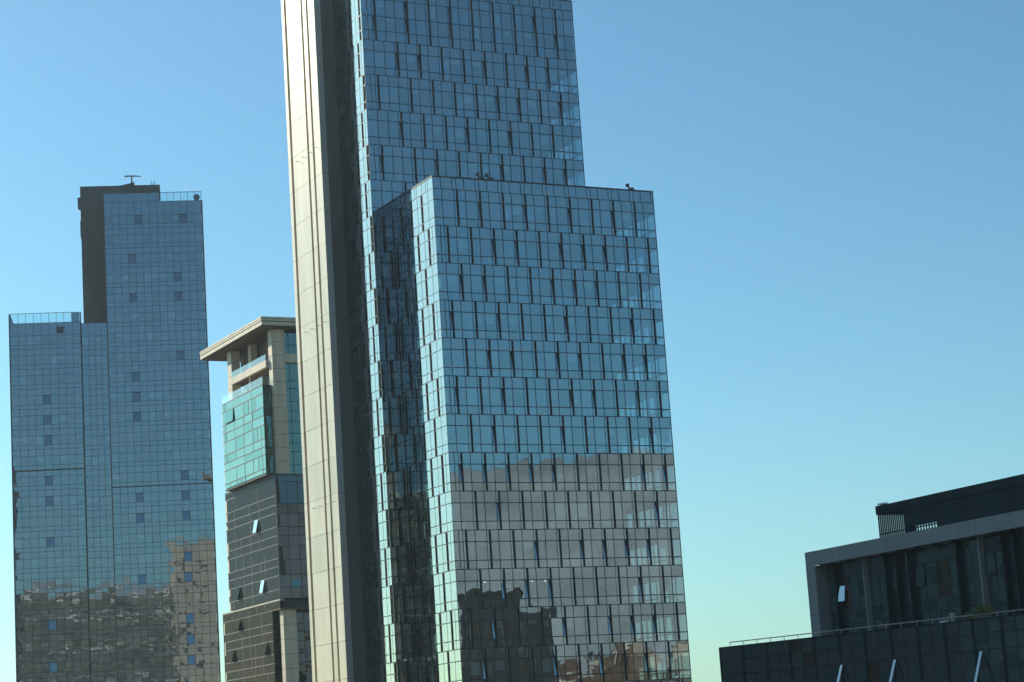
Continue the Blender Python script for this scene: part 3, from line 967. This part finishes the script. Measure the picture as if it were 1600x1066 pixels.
for ci, (c1, c0) in enumerate(zip(cuts[:-1], cuts[1:])):
    fm.box(f_rg, c0 - 0.05, c0 + 0.05, -0.1, 0.32, 40, 49.75, 'rb_metal' if ci in (1, 6, 9) else 'rb_dark')
    for ri in range(len(zr) - 1):
        z1, z0 = zr[ri], zr[ri + 1]
        n = 1 if ri in (0, 2) else max(1, round((c1 - c0) / 0.95))
        for q in range(n):
            w = (c1 - c0 - 0.1) / n
            a = c0 + 0.05 + w * q
            mt = 'rb_glass_brown' if (ri == 1 and random.random() < 0.16) else 'rb_glass'
            if ri == 1 and ci in (3, 5, 7) and q == n - 1:
                rb.piece('open_window', f_rg, a + 0.03, a + w - 0.03, z0 + 0.75, z1 - 0.03, 'rb_glass', d=0.05, tilt=R(3), hinge='t')
                fm.box(f_rg, a + 0.03, a + w - 0.03, -0.2, -0.12, z0 + 0.75, z1, 'jamb')
                rb.piece('window_pane', f_rg, a + 0.03, a + w - 0.03, z0 + 0.03, z0 + 0.72, mt, tilt=jit(.15), yaw=jit(.15))
            else:
                rb.piece('window_pane' if ri else 'spandrel_panel', f_rg, a + 0.025, a + w - 0.025, z0 + 0.03, z1 - 0.03, mt, tilt=jit(.15), yaw=jit(.15))
rb.part('curtain_wall_frame', fm)
# small bright casement swung out toward the sky
rb.piece('open_window', f_rg, -2.62, -2.14, 47.55, 48.42, 'sash', d=0.2, yaw=R(10), tilt=R(10))
# lower wing, turned slightly
LWA = GRID - math.pi / 2 - R(14)
wx, wy = mpos(-7.0, 0, OR)
f_w = Frame(wx, wy, LWA, True)
fm = MB()
zr = [45.30, 44.6, 43.8, 41.9, 40.8, 40.0, 38.0]
for z in zr[1:]:
    fm.box(f_w, -34, -0.83, -0.1, 0.02, z - 0.035, z + 0.035, 'jamb')
cuts = [-0.83 - 1.72 * i for i in range(20)]
fins = {5: -9.46, 7: -13.0, 10: -18.4}
for ci, (c1, c0) in enumerate(zip(cuts[:-1], cuts[1:])):
    fm.box(f_w, c0 - 0.05, c0 + 0.05, -0.1, 0.06, 36, 45.28, 'rb_dark')
    mid = c0 + (c1 - c0) * 0.52
    fm.box(f_w, mid - 0.02, mid + 0.02, -0.1, 0.018, 36, 45.28, 'jamb')
    for ri in range(len(zr) - 1):
        for a, e in ((c0 + 0.05, mid), (mid, c1 - 0.05)):
            mt = 'rb_glass_brown' if random.random() < 0.03 else 'rb_glass'
            rb.piece('spandrel_panel' if ri < 2 else 'window_pane', f_w, a + 0.02, e - 0.02, zr[ri + 1] + 0.035, zr[ri] - 0.035, mt, tilt=jit(.15), yaw=jit(.15))
for t in (-9.46, -13.0, -18.4):
    # casements standing open, seen edge-on
    rb.piece('open_window', f_w, t - 0.14, t + 0.02, 42.0, 43.74, 'sash', d=0.12, yaw=R(-4), tilt=R(24), hinge='t')
fm.box(f_w, -34, -0.80, -1.1, 0.03, 45.28, 45.34, 'rb_dark')
fm.box(f_w, -0.86, -0.78, -6, 0.03, 30, 45.28, 'rb_dark')
rb.part('curtain_wall_frame', fm)
b = MB()
b.box(f_w, -34, -0.9, -6.5, -0.15, 0, 45.25, 'rb_dark')
rb.part('lower_wing', b)
b = MB()
b.tube(f_w.pt(-1.33, -0.3, 45.57), f_w.pt(-34, -0.3, 45.54), 0.028, 'rail')
rail = rb.part('guard_rail', b)
for i in range(32):
    s = -1.35 - 1.0 * i
    b = MB(); b.tube(f_w.pt(s, -0.3, 45.33), f_w.pt(s, -0.3, 45.56), 0.018, 'rail'); rb.part('rail_post', b, rail)
# penthouse with an open cage at its far end
f_p = fr_left(4.0, OR)
b = MB()
b.hexa([f_p.pt(-40, -9, 52.5), f_p.pt(-1.75, -9, 52.5), f_p.pt(-1.75, 0, 52.5), f_p.pt(-40, 0, 52.5),
        f_p.pt(-40, -9, 53.02), f_p.pt(-1.75, -9, 53.0), f_p.pt(-1.75, 0, 53.0), f_p.pt(-40, 0, 53.02)], 'rb_dark')
pent = rb.part('penthouse_roof', b)
b = MB()
b.box(f_p, -40, -7.2, -8.8, -0.06, 50.3, 52.5, 'rb_dark')
b.box(f_p, -7.2, -4.75, -0.16, -0.06, 51.45, 52.5, 'rb_dark')
b.box(f_p, -7.2, -4.75, -5.0, -4.9, 51.6, 52.5, 'rb_dark')
b.box(f_p, -6.4, -2.6, -7.0, -6.9, 50.4, 52.5, 'rb_dark')
rb.part('penthouse_wall', b)
for i in range(16):
    s = -1.85 - 0.17 * i
    b = MB(); b.box(f_p, s - 0.03, s + 0.03, -0.12, -0.05, 50.4, 52.5, 'rb_dark'); rb.part('cage_bar', b)
    if i % 2:
        b = MB(); b.box(f_p, s - 0.035, s + 0.035, -8.7, -8.6, 50.4, 52.5, 'rb_dark'); rb.part('cage_bar', b)
for i in range(10):
    s = -4.9 - 0.25 * i
    b = MB(); b.box(f_p, s - 0.03, s + 0.03, -0.12, -0.05, 50.4, 51.5, 'rb_dark'); rb.part('cage_bar', b)
b = MB()
b.box(f_p, -7.2, -1.8, -0.11, -0.06, 51.32, 51.39, 'rb_dark')
b.box(f_p, -7.2, -1.8, -0.11, -0.06, 50.98, 51.03, 'rb_dark')
b.box(f_p, -4.75, -4.25, -0.5, -0.04, 50.4, 52.5, 'rb_dark')
b.hexa([f_p.pt(-4.75, -0.3, 51.6), f_p.pt(-4.65, -0.3, 51.5), f_p.pt(-4.65, -0.4, 51.5), f_p.pt(-4.75, -0.4, 51.6),
        f_p.pt(-5.5, -0.3, 52.5), f_p.pt(-5.35, -0.3, 52.5), f_p.pt(-5.35, -0.4, 52.5), f_p.pt(-5.5, -0.4, 52.5)], 'rb_dark')
rb.part('cage_frame', b)
b = MB(); b.box(f_p, -2.6, -2.0, -0.3, 0.03, 53.04, 53.12, 'white_paint'); rb.part('edge_flashing', b)
rb.finish()

# planters and litter on the ledge of the lower wing
def pot_at(s, d, z, r, h):
    b = MB(); c = f_w.pt(s, d, z)
    b.tube(c, c + Vector((0, 0, h)), r * 0.55, 'pot', r, 14)
    b.tube(c + Vector((0, 0, h)), c + Vector((0, 0, h + 0.03)), r * 1.05, 'pot', r * 1.05, 14)
    return b.build('plant_pot', None, c)
tag(pot_at(-16.46, -0.55, 45.345, 0.14, 0.42), 'tall empty cream pot standing behind the rail of the black block', 'pot')
def shrub(s, d, z, rx, rz, n, seed, label):
    rnd = random.Random(seed)
    c = f_w.pt(s, d, z)
    e = bpy.data.objects.new('ledge_shrub', None); COL.objects.link(e); e.location = c
    tag(e, label, 'shrub')
    b = MB()
    for i in range(9):
        a = rnd.uniform(0, 6.28)
        b.tube(c, c + Vector((math.cos(a) * rx * .6, math.sin(a) * rx * .6, rz * rnd.uniform(.6, 1))), 0.012, 'twig', 0.004, 5)
    b.build('stem', e, c)
    if rx > 0.4:
        b = MB(); b.box(f_w, s - 0.6, s + 0.6, d - 0.2, d + 0.2, 45.342, z + 0.03, 'stone_dark'); b.build('planter', e, c)
    b = MB(); b._m('leaf')
    for i in range(n):
        a, rr = rnd.uniform(0, 6.28), rnd.random() ** 0.5 * rx
        hz = rz * (0.25 + 0.75 * rnd.random()) * (1.05 - 0.5 * (rr / rx) ** 2)
        p = c + f_w.u * (math.cos(a) * rr) + f_w.n * (math.sin(a) * rr * .5) + Vector((0, 0, hz))
        q = Vector((rnd.gauss(0, 1), rnd.gauss(0, 1), rnd.gauss(0.4, .8))).normalized()
        x = q.orthogonal().normalized(); y = q.cross(x); L = rnd.uniform(.035, .075)
        k = len(b.v)
        b.v += [p - x * L, p - y * L * .4, p + x * L, p + y * L * .4]
        b.f.append([k, k + 1, k + 2, k + 3]); b.mi.append(0)
    b.build('foliage', e, c)
    return e
shrub(-18.5, -0.45, 45.50, 0.55, 0.55, 900, 3, 'round green shrub growing on the ledge of the black block')
shrub(-17.55, -0.5, 45.33, 0.22, 0.55, 70, 5, 'thin sprig beside the round shrub on the ledge')
b = MB(); b.box(f_w, -16.35, -15.95, -0.4, -0.1, 45.345, 45.42, 'white_paint')
b.box(f_w, -16.3, -16.0, -0.36, -0.14, 45.42, 45.44, 'white_paint')
tag(b.build('white_tray', None, f_w.pt(-16.1, -0.2, 45.34)), 'flat white tray lying by the cream pot', 'tray')

# small fittings on the lower roof of the central tower
def floodlight(s, label, k):
    c = f_lr.pt(s, -0.25, 106.1)
    b = MB()
    b.tube(c, c + Vector((0, 0, 0.55)), 0.06, 'steel')
    b.box(f_lr, s - 0.3, s + 0.02, -0.45, -0.1, 106.5, 106.85, 'steel')
    b.box(f_lr, s - 0.02, s + 0.7, -0.4, -0.15, 106.1, 106.42, 'steel')
    tag(b.build('roof_floodlight', None, c), label, 'floodlight', 'fittings on the lower roof edge')
floodlight(6.1, 'dark floodlight on the low roof edge nearer the inner corner', 0)
floodlight(7.3, 'dark floodlight just right of the first one on the low roof edge', 1)
floodlight(26.2, 'dark floodlight on the low roof near its right end', 2)

# ------------------------------------------------------------------ buildings behind and beside the camera (mirrored in the glass, one added to cast shade)
M['bk_cream'] = solid('cream_render', (0.44, 0.40, 0.345), 0.8, 0.2, 0, 0.15, 0.05)
M['bk_white'] = solid('white_band', (0.72, 0.70, 0.66), 0.7, 0.2, 0, 0)
M['bk_green'] = solid('dark_green_cladding', (0.14, 0.155, 0.135), 0.7, 0.3, 0, 0.5, 0.15, False)
M['bk_black'] = solid('black_cladding', (0.020, 0.024, 0.026), 0.7, 0.2, 0, 0.2)
M['bk_brown'] = solid('brown_brick', (0.17, 0.11, 0.08), 0.85, 0.2, 0, 0.35, 0.3, False)
M['bk_grey'] = solid('grey_concrete', (0.24, 0.235, 0.225), 0.85, 0.2, 0, 0.3, 0.3, False)
M['bk_dkwin'] = solid('dark_window', (0.06, 0.07, 0.075), 0.3, 0.4, 0, 0)
def back_block(name, label, fr, s0, s1, depth, h, wall, floor=3.6, bay=3.2, wh=1.7, ww=1.9, bands=(), step=None):
    th = Thing(name, label, 'building', fr.pt((s0 + s1) / 2, -depth / 2, 0))
    b = MB()
    b.box(fr, s0, s1, -depth, 0, 0, h, wall)
    if step:
        b.box(fr, step[0], step[1], -depth, 0.01, 0, step[2], wall)
    w = th.part('wall', b)
    b = MB()
    b.box(fr, s0 - 0.2, s1 + 0.2, -depth - 0.2, 0.25, h, h + 0.8, bands[0] if bands else wall)
    th.part('roof', b)
    z = 20.0
    while z + floor < h - 1:
        s = s0 + 0.8
        while s + ww < s1 - 0.3:
            th.piece('window', fr, s, s + ww, z + 0.9, z + 0.9 + wh, 'bk_dkwin', d=0.05, th=0.05)
            s += bay
        if bands and int(z / floor) % bands[1] == 0:
            b = MB(); b.box(fr, s0, s1, 0.0, 0.35, z + 0.1, z + 0.55, bands[0]); th.part('balcony_band', b)
        z += floor
    th.finish(limit=0)
f_n = Frame(33.5, -150.0, R(-90))
back_block('cream_tower', 'cream rendered tower behind the viewer, mirrored in the left tower', f_n, 0, 20.5, 20, 142, 'bk_cream', 5.6, 8.0, 1.8, 2.0)
f_n = Frame(12.5, -155.0, R(-90))
back_block('dark_slab_block', 'dark green slab block behind the viewer with white bands, mirrored in the left tower', f_n, 0, 92, 22, 121, 'bk_green', 3.4, 2.6, 1.6, 1.5, ('bk_white', 4))
f_n = Frame(57.5, -150.0, R(-90))
back_block('dark_low_block', 'low dark block beside the cream tower behind the viewer', f_n, 0, 23, 20, 112, 'bk_green', 3.6, 3, 2, 2)
f_k = Frame(182.8, 100.0, R(214.9))
back_block('black_tower', 'black tower behind the viewer to the right, mirrored low in the central tower', f_k, -14.0, 0, 16, 75.6, 'bk_black', 4.2, 3.4, 2.4, 0.5)
back_block('black_annex', 'lower black annex of the mirrored black tower', f_k, -20.5, -14.1, 16, 71.0, 'bk_black', 4.2, 3.4, 2.4, 0.5)
for i, (x, y, az, w, d, h, mt, lab) in enumerate((
        (-92, 40, R(0), 62, 20, 68, 'bk_grey', 'grey concrete block left of the viewer, nearest'),
        (-91, 100, R(0), 44, 20, 64, 'bk_brown', 'brown brick block left of the viewer, second'),
        (-88, 141, R(-8), 54, 20, 78, 'bk_grey', 'taller grey concrete block left of the viewer, third'),
        (-78.5, 192, R(-8), 27, 22, 126, 'bk_grey', 'tall grey tower, unseen left of the viewer, added to shade the black block'))):  # the last tower is unseen, added to block sun from the black block
    f_b = Frame(x, y, az)
    back_block('side_block', lab, f_b, 0, w, d, h, mt, 3.5, 2.8, 1.7, 1.6)
# houses scattered over the near hillside
b = MB()
rnd = random.Random(11)
for i in range(900):
    az = R(rnd.uniform(100, 212)); rr = rnd.uniform(600, 800)
    t = (rr - 560) / 440
    hh = (84 + 9 * wob(az, 22, 1.0)) * math.sin(math.pi * t) ** 1.2 - 4
    x, y = math.sin(az) * rr, math.cos(az) * rr
    f_h = Frame(x, y, rnd.uniform(0, 3.14))
    w, d, h = rnd.uniform(6, 14), rnd.uniform(6, 12), rnd.uniform(6, 15)
    b.box(f_h, 0, w, -d, 0, hh, hh + h, rnd.choice(('bk_cream', 'bk_brown', 'bk_grey', 'bk_brown')))
    b.box(f_h, -.3, w + .3, -d - .3, .3, hh + h, hh + h + 0.6, rnd.choice(('bk_brown', 'bk_grey', 'bk_white')))
o = b.build('hillside_houses')
o['kind'] = 'stuff'; o['label'] = 'mass of small houses over the hillside behind the viewer'; o['category'] = 'houses'

# ------------------------------------------------------------------ air
HAZE = 0.00012
mt, nt, out = mat_new('haze_air')
pv = nt.nodes.new('ShaderNodeVolumePrincipled')
pv.inputs['Color'].default_value = (0.74, 0.93, 1.0, 1)
pv.inputs['Density'].default_value = HAZE
pv.inputs['Anisotropy'].default_value = 0.35
nt.links.new(pv.outputs[0], out.inputs['Volume'])
M['haze_air'] = mt
b = MB()
b.hexa([(x, y, z) for z in (-1.0 - 2.0, 306.0) for x, y in ((-2650, -2650), (2650, -2650), (2650, 2650), (-2650, 2650))], 'haze_air')
o = b.build('haze')
o['kind'] = 'stuff'
